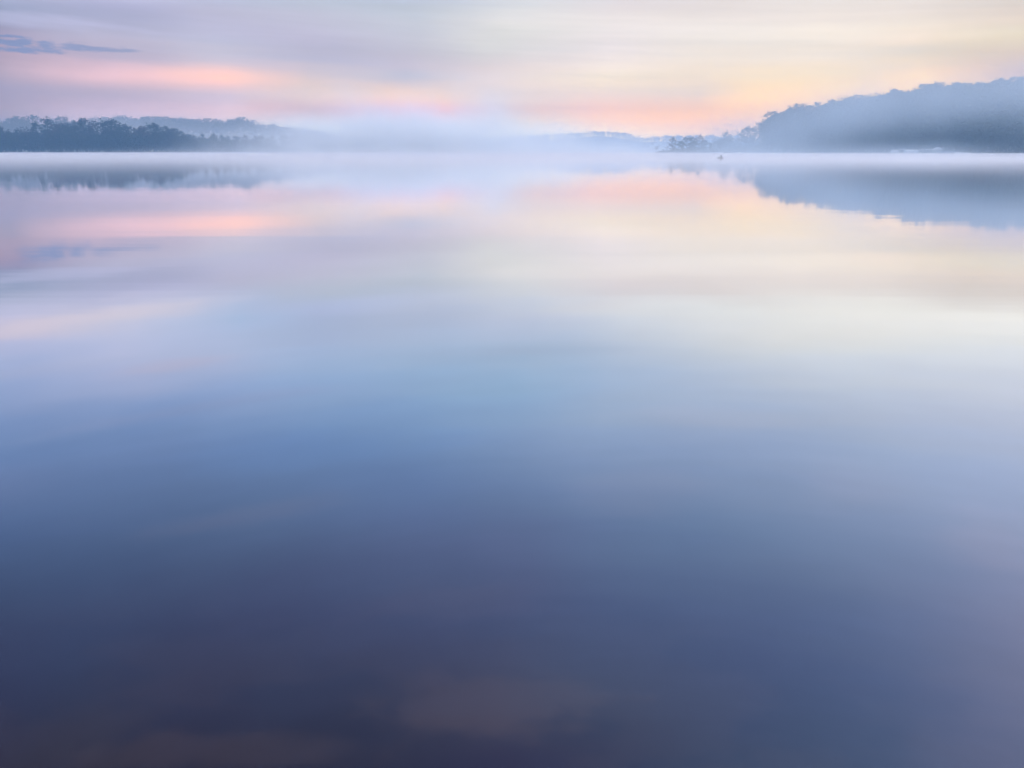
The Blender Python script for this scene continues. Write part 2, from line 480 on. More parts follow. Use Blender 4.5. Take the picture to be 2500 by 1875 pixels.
# ripples: long low wavelets, finest detail lost by the long exposure
mp = WN('ShaderNodeMapping'); mp.inputs['Scale'].default_value = (.05, .55, 1)
WL(geo.outputs['Position'], mp.inputs['Vector'])
wn = WN('ShaderNodeTexNoise'); wn.inputs['Scale'].default_value = 1.0; wn.inputs['Detail'].default_value = 3
WL(mp.outputs[0], wn.inputs['Vector'])
bump = WN('ShaderNodeBump'); bump.inputs['Strength'].default_value = 0.05; bump.inputs['Distance'].default_value = 0.06
WL(wn.outputs['Fac'], bump.inputs['Height'])
WL(bump.outputs[0], wg.inputs['Normal'])
fr = WN('ShaderNodeFresnel'); fr.inputs['IOR'].default_value = 1.333


def WM(op, a, b):
    n = WN('ShaderNodeMath'); n.operation = op
    for i, v in enumerate((a, b)):
        if isinstance(v, (int, float)): n.inputs[i].default_value = v
        else: WL(v, n.inputs[i])
    return n.outputs[0]


fac = WM('SUBTRACT', 1.0, WM('POWER', WM('SUBTRACT', 1.0, fr.outputs[0]), REFL_POW))
# silt showing through the shallow water near the bank
mp2 = WN('ShaderNodeMapping'); mp2.inputs['Scale'].default_value = (1.1, 1.9, 1); mp2.inputs['Location'].default_value = (5.1, .9, 0)
WL(geo.outputs['Position'], mp2.inputs['Vector'])
sn = WN('ShaderNodeTexNoise'); sn.inputs['Scale'].default_value = 1.0; sn.inputs['Detail'].default_value = 6; sn.inputs['Roughness'].default_value = .6
WL(mp2.outputs[0], sn.inputs['Vector'])
sr = WN('ShaderNodeMapRange'); sr.interpolation_type = 'SMOOTHSTEP'
sr.inputs['From Min'].default_value = .47; sr.inputs['From Max'].default_value = .58
WL(sn.outputs['Fac'], sr.inputs['Value'])
sx = WN('ShaderNodeSeparateXYZ'); WL(geo.outputs['Position'], sx.inputs[0])
nr = WN('ShaderNodeMapRange'); nr.interpolation_type = 'SMOOTHSTEP'
nr.inputs['From Min'].default_value = 2.0; nr.inputs['From Max'].default_value = 3.2
nr.inputs['To Min'].default_value = 1; nr.inputs['To Max'].default_value = 0
WL(sx.outputs[1], nr.inputs['Value'])
wc = WN('ShaderNodeMix'); wc.data_type = 'RGBA'
sn2 = WN('ShaderNodeTexNoise'); sn2.inputs['Scale'].default_value = 5.0; sn2.inputs['Detail'].default_value = 6; sn2.inputs['Roughness'].default_value = .65
WL(geo.outputs['Position'], sn2.inputs['Vector'])
stone = None
for (sx0, sy0, rx_, ry_, am_) in [(-.12, 2.17, .40, .17, 1.0), (-.8, 1.98, .55, .10, .7), (.6, 2.02, .25, .06, .15), (-.5, 2.6, .35, .08, .2)]:
    dx = WM('DIVIDE', WM('SUBTRACT', sx.outputs[0], sx0), rx_); dy = WM('DIVIDE', WM('SUBTRACT', sx.outputs[1], sy0), ry_)
    d = WM('SUBTRACT', 1.0, WM('SQRT', WM('ADD', WM('MULTIPLY', dx, dx), WM('MULTIPLY', dy, dy)), 0))
    d = WM('ADD', d, WM('ADD', WM('MULTIPLY', WM('SUBTRACT', sn.outputs['Fac'], .5), 3.0), WM('MULTIPLY', WM('SUBTRACT', sn2.outputs['Fac'], .5), 1.6)))
    sm = WN('ShaderNodeMapRange'); sm.interpolation_type = 'SMOOTHSTEP'
    sm.inputs['From Min'].default_value = -.25; sm.inputs['From Max'].default_value = .55; sm.inputs['To Max'].default_value = am_
    WL(d, sm.inputs['Value'])
    stone = sm.outputs[0] if stone is None else WM('MAXIMUM', stone, sm.outputs[0])
sm = WN('ShaderNodeMath'); WL(stone, sm.inputs[0]); sm.inputs[1].default_value = 0
WL(WM('MULTIPLY', WM('MAXIMUM', sm.outputs[0], WM('MULTIPLY', sr.outputs[0], .35)), nr.outputs[0]), wc.inputs[0])
wc.inputs[6].default_value = (.0025, .003, .006, 1)
wc.inputs[7].default_value = (.021, .0145, .0125, 1)
WL(wc.outputs[2], wd.inputs['Color'])
WL(fac, wmix.inputs[0]); WL(wd.outputs[0], wmix.inputs[1]); WL(wg.outputs[0], wmix.inputs[2])
WL(wmix.outputs[0], wo.inputs[0])
g = Geo()
ring = [(1765 * math.cos(a), 1765 * math.sin(a), 0) for a in np.linspace(0, 2 * math.pi, 97)[:-1]]
tag(mesh_obj('water', ring, [tuple(range(96))], mw), kind='structure')

# ------------------------------------------------------------------ trees
def rnd_dirs(rng, n):
    v = rng.normal(size=(n, 3)); return v / np.linalg.norm(v, axis=1)[:, None]


def quads(rng, C, size):
    n = len(C)
    a = rnd_dirs(rng, n); b = np.cross(a, rnd_dirs(rng, n)); b /= np.linalg.norm(b, axis=1)[:, None]
    s = (size * rng.uniform(.6, 1.4, n))[:, None]
    V_ = np.stack([C - a * s * .5, C + b * s * .32, C + a * s * .5, C - b * s * .32], 1).reshape(-1, 3)
    return V_, np.arange(4 * n).reshape(n, 4)


def profile(kind, t_):
    if kind == 'round': return math.sqrt(max(0, 1 - (2 * (t_ - .5)) ** 2)) * .34 + .03
    if kind == 'tall': return math.sqrt(max(0, 1 - (2 * (t_ - .45)) ** 2)) * .19 + .03
    if kind == 'wide': return (max(0, 1 - abs(2 * (t_ - .55)) ** 2.6)) ** .5 * .42 + .04
    if kind == 'sparse': return math.sqrt(max(0, 1 - (2 * (t_ - .6)) ** 2)) * .25 + .05
    return math.sqrt(max(0, 1 - (2 * (t_ - .5)) ** 2)) * .55 + .1


def make_tree(kind, seed, leaf=1.0, leafsize=.55, per=26):
    """A tree 20 m tall: trunk with limbs and twigs, and a crown of small leaf clumps round the twig ends."""
    rng = np.random.default_rng(seed); R = random.Random(seed)
    Ht = 20.0
    base = {'round': .12, 'tall': .14, 'wide': .18, 'sparse': .28, 'bush': .02}[kind]
    G = Geo(); ends = []
    pts = [Vector((0, 0, -1.0))]; p = Vector((0, 0, 0)); pts.append(p.copy())
    nseg = 8
    for k in range(nseg):
        p = p + Vector((R.uniform(-.35, .35), R.uniform(-.35, .35), Ht * .93 / nseg)); pts.append(p.copy())
    rad = [.42] + [.40 * (1 - i / (nseg + .6)) ** 1.1 + .02 for i in range(nseg + 1)]
    G.tube(pts, rad, 7)

    def along(h):
        i = h / (Ht * .93) * nseg + 1
        i0 = min(int(i), nseg); f_ = i - i0
        return pts[i0].lerp(pts[min(i0 + 1, nseg + 1)], f_)
    nl = {'round': 20, 'tall': 20, 'wide': 20, 'sparse': 15, 'bush': 14}[kind]
    for k in range(nl):
        t_ = (k + R.uniform(0, 1)) / nl
        h = (base + (1 - base) * t_ * .9) * Ht
        rr = profile(kind, t_) * Ht * R.uniform(.72, 1.12)
        a = k * 2.4 + R.uniform(-.5, .5)
        s0 = along(h * .88)
        up = R.uniform(.15, .55) * rr * (0.4 + t_)
        e = s0 + Vector((math.cos(a) * rr, math.sin(a) * rr, up + h * .12 * .6))
        e.z = min(e.z, Ht * (R.uniform(.96, 1.0) - .30 * min(1.0, math.hypot(e.x, e.y) / (profile(kind, .55) * Ht)) ** 2))
        mid = s0.lerp(e, .5) + Vector((R.uniform(-.3, .3), R.uniform(-.3, .3), -.06 * rr + R.uniform(-.2, .4)))
        G.tube([s0, mid, e], [.13, .08, .025], 4, False)
        ends.append((e, rr))
        for q in range(5):
            f_ = R.uniform(.3, .98)
            b0 = s0.lerp(e, f_)
            d = Vector((R.gauss(0, 1), R.gauss(0, 1), R.uniform(-.2, 1.3))).normalized() * R.uniform(.25, .5) * rr
            e2 = b0 + d
            e2.z = max(min(e2.z, Ht * (1 - .22 * min(1.2, math.hypot(e2.x, e2.y) / (profile(kind, .55) * Ht)) ** 2)), base * Ht * .7)
            G.tube([b0, b0.lerp(e2, .5) + Vector((0, 0, .1)), e2], [.055, .035, .012], 3, False)
            ends.append((e2, rr * .8))
            if kind in ('sparse', 'round', 'wide'):
                for z in range(3):
                    e3 = e2 + Vector((R.gauss(0, .8), R.gauss(0, .8), R.uniform(-.1, 1.3)))
                    G.tube([b0.lerp(e2, R.uniform(.4, .9)), e3], [.03, .010], 3, False)
                    if R.random() < .4: ends.append((e3, rr * .5))
    ends.append((pts[-1] + Vector((0, 0, .4)), 2))
    C = []
    for e, rr in ends:
        if R.random() > (leaf if kind == 'sparse' else .93): continue
        n = int(per * R.uniform(.5, 1.3) * leaf)
        s_ = R.uniform(.55, 1.05)
        o_ = rng.normal(size=(n, 3)) * np.array([s_, s_, s_ * .6]) * .62
        C.append(np.array(e) + o_)
    C = np.concatenate(C)
    C[:, 2] = np.clip(C[:, 2], .2, Ht + .6)
    QV, QF = quads(rng, C, leafsize)
    return (np.array(G.v), G.f), (QV, QF)


PROTO = {}
for nm, kind, seed, leaf in [('round', 'round', 11, 1.0), ('round2', 'round', 27, 1.0), ('tall', 'tall', 5, 1.0), ('tall2', 'tall', 8, .8),
                             ('wide', 'wide', 3, 1.0), ('sparse', 'sparse', 14, .42), ('sparse2', 'sparse', 33, .3), ('bare', 'sparse', 51, .12), ('bush', 'bush', 9, 1.0)]:
    (tv, tf), (lv, lf) = make_tree(kind, seed, leaf)
    tm = mesh_obj('trunk', tv, tf, M_BARK, smooth=True)
    cm_ = {}
    for key, m_ in (('a', M_LEAF_A), ('b', M_LEAF_B), ('c', M_LEAF_C)):
        cm_[key] = mesh_obj('crown', lv, lf, m_)
    PROTO[nm] = (tm.data, {k: o.data for k, o in cm_.items()})
    for o in [tm] + list(cm_.values()): bpy.data.objects.remove(o)

TR = random.Random(77)


def tree(name, proto, x, y, z, H, label, group=None, col='a', cat='tree', wide=1.0):
    s = H / 20.0
    e = empty(name, (x, y, z), TR.uniform(0, 6.28))
    e.scale = (s * wide, s * wide, s)
    for nm, me in (('trunk', PROTO[proto][0]), ('crown', PROTO[proto][1][col])):
        c = bpy.data.objects.new(nm, me); COL.objects.link(c); c.parent = e
    tag(e, label, cat, group)
    return e


def tree_px(name, proto, px, row, Y, label, group=None, col='a', cat='tree', wide=1.0):
    x = X_at(px, Y); z = height(x, Y) - .1
    z = max(z, -.3)
    return tree(name, proto, x, Y, z, max(2.0, Z_at(row, Y) - z), label, group, col, cat, wide)


# --- left shore: front row
FRONT = 'trees in the front row of the left shore wood'
LF = 'dark misty tree among the crowded front row of the left shore wood'
front = [(-40, 306, 'round'), (-12, 309, 'tall'), (8, 307, 'round2'), (27, 311, 'sparse'), (48, 309, 'tall2'), (73, 303, 'sparse'), (160, 300, 'round'), (174, 299, 'wide'),
         (190, 304, 'round2'), (228, 297, 'tall'), (262, 292, 'round'), (302, 304, 'tall2'), (316, 301, 'round'), (352, 306, 'round2'), (404, 308, 'wide'), (440, 316, 'round'),
         (463, 326, 'round2'), (490, 332, 'tall'), (520, 330, 'round'), (548, 335, 'wide'), (580, 331, 'round2'), (612, 334, 'sparse'), (640, 330, 'round'),
         (668, 328, 'tall2'), (700, 326, 'round'), (728, 324, 'round2'), (780, 336, 'round'), (800, 345, 'bush')]
cc = ['a', 'b', 'c', 'a']
for i, (px, row, k) in enumerate(front):
    tree_px('tree', k, px, row, shore_L(px) + 14 + TR.uniform(0, 12), LF, FRONT, cc[i % 4], wide=1.0)
second = [(px + TR.uniform(-6, 6), 318 + TR.uniform(-6, 8) + max(0, px - 400) * .06) for px in range(-30, 800, 22)]
for i, (px, row) in enumerate(second):
    tree_px('tree', TR.choice(['round', 'tall2', 'tall', 'tall']), px, row, shore_L(px) + 34 + TR.uniform(0, 10), LF, FRONT, cc[i % 4])
random.seed(1)
for px, row, k, w_, c_, lb in [
        (94, 289, 'tall', .8, 'a', 'narrow upright tree standing just left of the tallest crown of the left shore'),
        (123, 280, 'tall2', 1.15, 'a', 'tallest dark tree of the left shore, rising high above its neighbours'),
        (150, 296, 'round', .9, 'b', 'brownish round tree directly right of the tallest tree of the left shore'),
        (211, 286, 'round2', .85, 'a', 'tall round-headed tree alone between two dips in the left treeline'),
        (243, 285, 'sparse', 1.1, 'b', 'thin twiggy-topped tree in the twin peak of the left treeline'),
        (280, 286, 'round', 1.05, 'a', 'full round-topped tree at the right shoulder of the dark left shore wood'),
        (333, 304, 'sparse2', 1.0, 'c', 'low twiggy tree with open crown before the pale left hill'),
        (383, 298, 'round2', 1.1, 'a', 'last tall dome-shaped tree of the left wood before it fades into mist'),
        (424, 312, 'wide', .8, 'a', 'wide faded tree half lost in mist right of the left shore wood'),
        (752, 322, 'round', .9, 'a', 'pale small tree near the misty right tip of the left shore')]:
    tree_px('tree', k, px, row, shore_L(px) + 12, lb, None, c_, wide=w_)
# --- left shore: paler row behind
for px, row, k, w_, lb in [
        (5, 277, 'tall', 1.1, 'pale slim tree at the left picture edge behind the dark wood'),
        (22, 282, 'sparse', 1.0, 'pale twiggy tree second from the left picture edge behind the dark wood'),
        (46, 280, 'round', 1.1, 'pale blue dome-topped tree behind the dark wood, left of the widest pale crown'),
        (82, 280, 'wide', .95, 'widest pale crown behind the dark wood at far left'),
        (136, 288, 'round2', .8, 'pale tree peeping out right of the tallest dark left tree'),
        (155, 283, 'wide', .85, 'pale flat-domed tree behind the dark wood right of the tallest tree'),
        (190, 296, 'round', .8, 'faint low tree in the dip behind the dark left treeline')]:
    tree_px('tree', k, px, row, 735, lb, None, 'a', wide=w_)

# --- right peninsula
pen = [(1603, 357, 'bush', .55, 'c', 'low rounded bush at the outer tip of the spit'),
       (1618, 364, 'bush', .7, 'a', 'tiny bush beside the rounded bush on the spit tip'),
       (1641, 331, 'tall2', 1.15, 'b', 'slender half-bare tree on the spit right of the small bushes'),
       (1628, 356, 'bush', .6, 'a', 'small thicket left of the slender half-bare tree on the spit'),
       (1662, 343, 'round2', 1.0, 'c', 'shrubby tree between the half-bare tree and the full round tree on the spit'),
       (1680, 332, 'round', 1.4, 'a', 'full round tree in the middle of the misty spit'),
       (1694, 342, 'round2', 1.0, 'a', 'leafy shrub right of the full round tree on the spit'),
       (1706, 325, 'tall2', 1.1, 'b', 'tree with a curled thin top between round tree and cabin on the spit'),
       (1718, 340, 'round2', 1.1, 'c', 'drooping tree leaning off the right side of the curled-top tree'),
       (1742, 330, 'bare', .8, 'b', 'thin leafless tree standing up behind the cabin roof'),
       (1768, 316, 'tall', 1.15, 'b', 'tall tree with open twiggy head directly above the dark snag in the lake'),
       (1760, 336, 'round', 1.1, 'a', 'leafy lower tree around the foot of the tall open-headed tree'),
       (1781, 335, 'round2', 1.1, 'c', 'drooping tree on the right side of the tall open-headed tree'),
       (1799, 332, 'tall2', 1.1, 'b', 'twiggy tree against the left side of the big dark round tree'),
       (1822, 306, 'round', 1.15, 'a', 'big dark round-topped tree next to the foot of the right hill'),
       (1834, 338, 'round2', .8, 'a', 'lower leafy tree hugging the right of the big round-topped tree'),
       (1856, 342, 'bush', .6, 'a', 'leafy bush closing the gap at the very foot of the hill'),
       (1808, 345, 'bush', .6, 'a', 'dense bush at the left foot of the big round-topped tree'),
       (1847, 336, 'bush', .6, 'c', 'small tree in the notch between the big round tree and the hill')]
for i, (px, row, k, w_, c_, lb) in enumerate(pen):
    tree_px('bush' if k == 'bush' else 'tree', k, px, row, shore_R(px) + 9 + (i * 5 % 13), lb, None, c_, 'bush' if k == 'bush' else 'tree', w_)

# --- right hill: skyline trees
SK = 'trees along the skyline of the right hill'
for i, px in enumerate(np.arange(1884, 2610, 13.5)):
    px = float(px) + TR.uniform(-3, 3)
    yr, hr = ridge_R(px)
    Y = yr + TR.uniform(-2, 6)
    row = lerp_tab(R_SKY, px) + TR.uniform(-6, 5)
    k = TR.choice(['round', 'round2', 'wide']) if px < 1990 else TR.choice(['sparse', 'round', 'sparse2', 'wide', 'bare', 'round2', 'sparse'])
    tree_px('tree', k, px, row, Y, 'small bare-topped autumn tree in the row along the right hill skyline', SK, TR.choice('abc'), wide=1.0)
for px, row, k, w_, lb in [
        (1872, 278, 'tall2', 1.1, 'steep-sided tree forming the left shoulder of the right hill'),
        (1862, 289, 'tall', .75, 'outermost upright tree at the steep left foot of the right hill'),
        (1884, 274, 'tall', 1.1, 'tall tree just right of the left shoulder of the hill'),
        (1899, 271, 'round2', 1.0, 'even-headed tree between the left shoulder and the domed crown of the hill'),
        (1915, 268, 'tall2', 1.2, 'last shoreline tree before the large domed crown of the hill'),
        (1946, 251, 'wide', 1.05, 'largest dome-shaped crown on the left end of the hill skyline'),
        (2046, 227, 'bare', 1.2, 'airy leafless treetop standing clear of the hill left of its middle'),
        (2328, 192, 'bare', 1.4, 'tallest thin leafless treetop above the hill behind the moored boats'),
        (2462, 185, 'wide', 1.1, 'broad dome-shaped crown at the highest point of the hill on the right')]:
    Y = ridge_R(px)[0] - 4 if px > 1920 else shore_R(px) + 12
    tree_px('tree', k, px, row, Y, lb, None, 'a', wide=w_)

# --- masses of woodland nobody could count
lod = []
for kind, seed in (('round', 101), ('round', 102), ('wide', 103), ('tall', 104), ('sparse', 105)):
    (tv, tf), (lv, lf) = make_tree(kind, seed, 1.0 if kind != 'sparse' else .6, .95, 6)
    stem = Geo().tube([(0, 0, -1), (0, 0, 8), (0, 0, 17)], [.4, .3, .05], 4, False)
    v_ = np.concatenate([lv, np.array(stem.v)]); f_ = np.concatenate([lf, np.array(stem.f) + len(lv)])
    lod.append((v_, f_))


def woodland(name, spots, label, mat):
    Vs, Fs, n = [], [], 0
    for (x, y, z, H) in spots:
        v_, f_ = TR.choice(lod); a = TR.uniform(0, 6.28); s = H / 20.0; k = s * TR.uniform(.95, 1.35)
        c_, s_ = math.cos(a) * k, math.sin(a) * k
        q = np.stack([v_[:, 0] * c_ - v_[:, 1] * s_ + x, v_[:, 0] * s_ + v_[:, 1] * c_ + y, v_[:, 2] * s + z], -1)
        Vs.append(q); Fs.append(f_ + n); n += len(q)
    o = mesh_obj(name, np.concatenate(Vs), np.concatenate(Fs), mat)
    tag(o, label, 'woodland', None, 'stuff')


sp = []
for px in np.arange(1868, 2640, 11):
    yr, hr = ridge_R(px); ys = shore_R(px)
    y = ys + 9
    while y < yr + 25:
        p_ = px + TR.uniform(-6, 6); yy = y + TR.uniform(-2, 2)
        x = X_at(p_, yy); z = height(x, yy)
        Hh = RT * TR.uniform(.75, .98) if yy > ys + 12 else TR.uniform(6, 12)
        lim = Z_at(lerp_tab(R_SKY, p_) + 8, yy)
        Hh = min(Hh, lim - z)
        if z > -.2 and Hh > 2: sp.append((x, yy, z - .2, Hh))
        y += 8.5
woodland('woodland', sp, 'hazy blue wooded hillside rising to the right above the moored boats', M_LEAF_A)
sp = []
for px in np.arange(-60, 850, 9):
    ys = shore_L(px)
    for yy in (ys + 9, ys + 24, ys + 50):
        p_ = px + TR.uniform(-5, 5)
        x = X_at(p_, yy); z = height(x, yy)
        lim = Z_at(np.interp(p_, [0, 400, 500, 830], [322, 326, 340, 358]) + TR.uniform(-5, 5), yy)
        if z > -.3 and lim - z > 2: sp.append((x, yy, z - .2, lim - z))
sp2 = []
for px in np.arange(1592, 1856, 3.5):
    yy = shore_R(px) + TR.uniform(7, 18)
    x = X_at(px, yy); z = height(x, yy)
    H_ = float(np.interp(px, [1592, 1610, 1640, 1700, 1760, 1856], [.8, 1.6, 3, 3.6, 3.6, 5])) * TR.uniform(.7, 1.2)
    if z > -.3: sp2.append((x, yy, z - .2 - H_ * .25, H_ * 1.25))
woodland('undergrowth', sp2, 'low hazy scrub along the misty spit', M_LEAF_C)
woodland('woodland', sp, 'dense dark undergrowth filling the left shore wood down to the water', M_LEAF_A)
sp = []
for px in np.arange(150, 880, 9):
    for yy in (870, 885, 905):
        p_ = px + TR.uniform(-5, 5)
        x = X_at(p_, yy); z = height(x, yy)
        lim = Z_at(lerp_tab(L_SKY, p_) + TR.choice([-5, -2, 2, 5, 7, 9]), yy)
        sp.append((x, yy, lim - 15, 15))
for px in np.arange(-60, 215, 8):
    for yy in (728, 742):
        p_ = px + TR.uniform(-4, 4); x = X_at(p_, yy)
        lim = Z_at(np.interp(p_, [0, 60, 120, 200], [297, 298, 302, 308]) + TR.uniform(-3, 4), yy)
        sp.append((x, yy, lim - 15, 15))
woodland('woodland', sp, 'pale wooded ridge in haze behind the left shore wood', M_LEAF_A)
sp = []
for px in np.arange(900, 1960, 9):
    for yy in (1590, 1606):
        p_ = px + TR.uniform(-5, 5)
        x = X_at(p_, yy); z = height(x, yy)
        lim = Z_at(lerp_tab(F_SKY, p_) + TR.choice([-2.5, -1, 1, 3, 4]), yy)
        sp.append((x, yy, lim - 14, 14))
for px in np.arange(1190, 1300, 7):
    x = X_at(px, 900); sp.append((x, 1450, .3, TR.uniform(7, 12)))
woodland('woodland', sp, 'faintest pale blue wooded hills on the far shore in the centre', M_LEAF_A)

# ------------------------------------------------------------------ cabin on the spit
Yc = shore_R(1747) + 20
xc = X_at(1747, Yc); zc = max(.3, height(xc, Yc))
cab = tag(empty('cabin', (xc, Yc, zc), .1), 'small dim flat-roofed cabin among the trees on the misty spit', 'cabin')
Geo().box(0, 0, 2.6, 6.4, 5, 5.6).build('wall', M_WALL, cab)
Geo().box(0, 0, 5.55, 7.4, 6.0, .3, .97).box(0, 0, 5.85, 6.2, 4.9, .3, .7).build('roof', M_ROOF, cab)
Geo().box(0, -2.53, 1.05, .95, .06, 2.1).build('door', M_WOOD, cab)
for dx, dz in ((-2.1, 1.5), (2.1, 1.5), (-2.1, 4.1), (0, 4.1), (2.1, 4.1)):
    f_ = Geo().box(dx, -2.53, dz, 1.1, .06, 1.2).build('window', M_WHITE, cab)
    Geo().box(dx, -2.57, dz, .92, .03, 1.02).build('pane', M_GLASS, f_)


# ------------------------------------------------------------------ moored boats and docks
def pontoon_boat(px, Y, L_, top_row, label, cover='bimini', rz=0.0, group='pontoon boats moored under the hill'):
    x = X_at(px, Y); b = tag(empty('pontoon_boat', (x, Y, 0), rz), label, 'boat', group)
    H = Z_at(top_row, Y)
    for s in (-1, 1):
        pts = [(-L_ / 2, s * .85, .15), (L_ / 2 - .7, s * .85, .15), (L_ / 2 - .2, s * .85, .28), (L_ / 2, s * .85, .42)]
        Geo().tube(pts, [.3, .3, .22, .05], 10).build('pontoon', M_ALU, b, True)
    Geo().box(0, 0, .5, L_ * .97, 2.4, .12).build('deck', M_WHITE, b)
    if cover == 'full':                        # whole boat under a fitted canvas
        r = []
        for t_, k, hk in ((-.5, .75, .55), (-.46, .97, .9), (-.2, 1, 1.0), (.2, 1, .97), (.46, .97, .86), (.5, .75, .5)):
            h_ = .56 + (H - .56) * hk
            r.append([(t_ * L_, -1.15 * k, .57), (t_ * L_, 1.15 * k, .57), (t_ * L_, 1.1 * k, h_ * .78), (t_ * L_, .45 * k, h_), (t_ * L_, -.45 * k, h_), (t_ * L_, -1.1 * k, h_ * .78)])
        Geo().loft(r).build('boat_cover', M_CANVAS, b)
        Geo().box(L_ * .5 - .35, -1.17, .9, .5, .05, .5).build('side_panel', M_GREYC, b)
    else:
        f_ = Geo()
        for s in (-1, 1):
            f_.box(0, s * 1.15, .86, L_ * .9, .05, .6)
        f_.box(L_ * .45, 0, .86, .05, 2.25, .6); f_.box(-L_ * .45, 0, .86, .05, 2.25, .6)
        f_.build('side_panel', M_WHITE, b)
        for dx in (-.3, .25):
            Geo().box(L_ * dx, 0, .80, .6, 1.6, .45).box(L_ * dx - .25, 0, 1.15, .16, 1.6, .5).build('seat', M_SEAT, b)
        for s in (-1, 1):
            fr_ = Geo()
            fr_.tube([(-L_ * .28, s * 1.12, 1.15), (-L_ * .34, s * 1.12, H - .1)], [.025] * 2, 5)
            fr_.tube([(-L_ * .28, s * 1.12, 1.15), (L_ * .2, s * 1.12, H - .1)], [.025] * 2, 5)
            fr_.tube([(L_ * .1, s * 1.12, 1.15), (-L_ * .05, s * 1.12, H - .1)], [.025] * 2, 5)
            fr_.build('canopy_frame', M_ALU, b)
        rings = []
        for t_ in np.linspace(-.38, .26, 6):
            sag = .1 * math.cos((t_ + .06) * 6)
            rings.append([(t_ * L_, -1.2, H - .32), (t_ * L_, 1.2, H - .32), (t_ * L_, 1.1, H - .1 + sag * .3), (t_ * L_, 0, H + sag * .3), (t_ * L_, -1.1, H - .1 + sag * .3)])
        Geo().loft(rings).build('canopy', M_CANVAS, b)
    m_ = Geo().box(-L_ / 2 - .25, 0, .75, .4, .35, .55, .8).box(-L_ / 2 - .3, 0, .25, .16, .16, .6).build('outboard_motor', M_GLASS, b)
    return b


def Yb(px, off=5): return shore_R(px) - off


pontoon_boat(2185, Yb(2185, 6), 3.4, 365.5, 'leftmost moored boat, hooded by a rounded pale canvas cover', 'full', .25)
pontoon_boat(2201, Yb(2201, 5), 3.2, 363.5, 'small boat under a raised white canopy beside the leftmost covered boat', rz=1.2)
pontoon_boat(2224, Yb(2224, 5), 6.2, 365.0, 'longest boat of the moored row, boxed in by a pale cover', 'full', 0.05)
pontoon_boat(2250, Yb(2250, 4), 3.6, 365.0, 'short canopied boat just right of the longest covered boat', rz=.3)
pontoon_boat(2268, Yb(2268, 5), 4.4, 364.5, 'canopied boat left of the little gabled boathouse', rz=-.1)
pontoon_boat(2341, Yb(2341, 5), 4.6, 371.5, 'low pale covered boat right of the blue-grey dock house', 'full', .0)
pontoon_boat(2360, Yb(2360, 4), 3.6, 372.5, 'low greyish covered boat, last of the moored row on the right', 'full', .1)

# speedboat bow in front of the row
Ys_ = Yb(2242, 14)
sb = tag(empty('speedboat', (X_at(2242, Ys_), Ys_, 0), .15), 'small bright white motorboat with raised bow in front of the moored row', 'boat')
rings = []
for t_, wd_, kz, dz in ((-1, .8, -.15, .55), (-.5, .88, -.2, .58), (.1, .85, -.18, .66), (.6, .58, -.05, .78), (.88, .25, .2, .88), (1.0, .04, .55, .94)):
    xx = t_ * 1.9
    rings.append([(xx, 0, kz), (xx, wd_ * .75, kz + .2), (xx, wd_, dz), (xx, wd_ * .6, dz + .1), (xx, -wd_ * .6, dz + .1), (xx, -wd_, dz), (xx, -wd_ * .75, kz + .2)])
Geo().loft(rings).build('hull', M_WHITE, sb, False)
Geo().loft([[(-.1, -.6, .72), (-.1, .6, .72), (-.3, .5, 1.15), (-.3, -.5, 1.15)], [(.25, -.45, .74), (.25, .45, .74), (-.22, .48, 1.16), (-.22, -.48, 1.16)]]).build('windscreen', M_GLASS, sb)
Geo().box(-1.0, 0, .78, .9, 1.1, .2).build('seat', M_SEAT, sb)
Geo().box(-2.05, 0, .6, .3, .35, .6, .8).build('outboard_motor', M_GLASS, sb)

# boathouse with a gable
Yh = shore_R(2288) + 5
bh = tag(empty('boathouse', (X_at(2288, Yh), Yh, .5), .05), 'tiny gabled boathouse with a pole on top behind the moored boats', 'boathouse')
Geo().box(0, 0, 1.1, 3.0, 3.2, 2.2).build('wall', M_WALL, bh)
Geo().loft([[(-1.75, -1.9, 2.15), (1.75, -1.9, 2.15), (0, -1.9, 3.25)], [(-1.75, 1.9, 2.15), (1.75, 1.9, 2.15), (0, 1.9, 3.25)]]).build('roof', M_CANVAS, bh)
Geo().box(0, -1.63, .95, 1.3, .05, 1.9).build('door', M_GREYC, bh)
Geo().tube([(0, 0, 3.1), (0, 0, 4.6)], [.05, .03], 6).build('pole', M_WHITE, bh)

# dock lamp
Yl = shore_R(2302) - 2
lp = tag(empty('dock_lamp', (X_at(2302, Yl), Yl, .35)), 'white ball lamp on a thin post at the left end of the dock house', 'lamp')
zt = Z_at(361.5, Yl) - .35
Geo().tube([(0, 0, 0), (0, 0, zt)], [.06, .05], 6).build('post', M_ALU, lp)
g = Geo(); rr = []
for k in range(7):
    a = -math.pi / 2 + math.pi * k / 6; r_ = max(.02, .24 * math.cos(a))
    rr.append([(r_ * math.cos(b), r_ * math.sin(b), zt + .2 + .24 * math.sin(a)) for b in np.linspace(0, 2 * math.pi, 11)[:-1]])
g.loft(rr).build('globe', M_WHITE, lp, True)

# dock house (long low) and floating docks
Yd = shore_R(2316)
dh = tag(empty('dock_house', (X_at(2316, Yd), Yd, .35), -.02), 'long low blue-grey shed on the dock right of the ball lamp', 'shed')
Geo().box(0, 0, .75, 5.6, 2.6, 1.5).build('wall', mat_basic('blue_grey_boards', (.26, .32, .40), .8, .1, 2), dh)
Geo().box(0, 0, 1.57, 6.0, 3.0, .14).build('roof', M_ALU, dh)
for dx in (-1.8, .0, 1.8):
    f_ = Geo().box(dx, -1.33, .85, .9, .05, .6).build('window', M_WHITE, dh)
    Geo().box(dx, -1.36, .85, .74, .03, .46).build('pane', M_GLASS, f_)


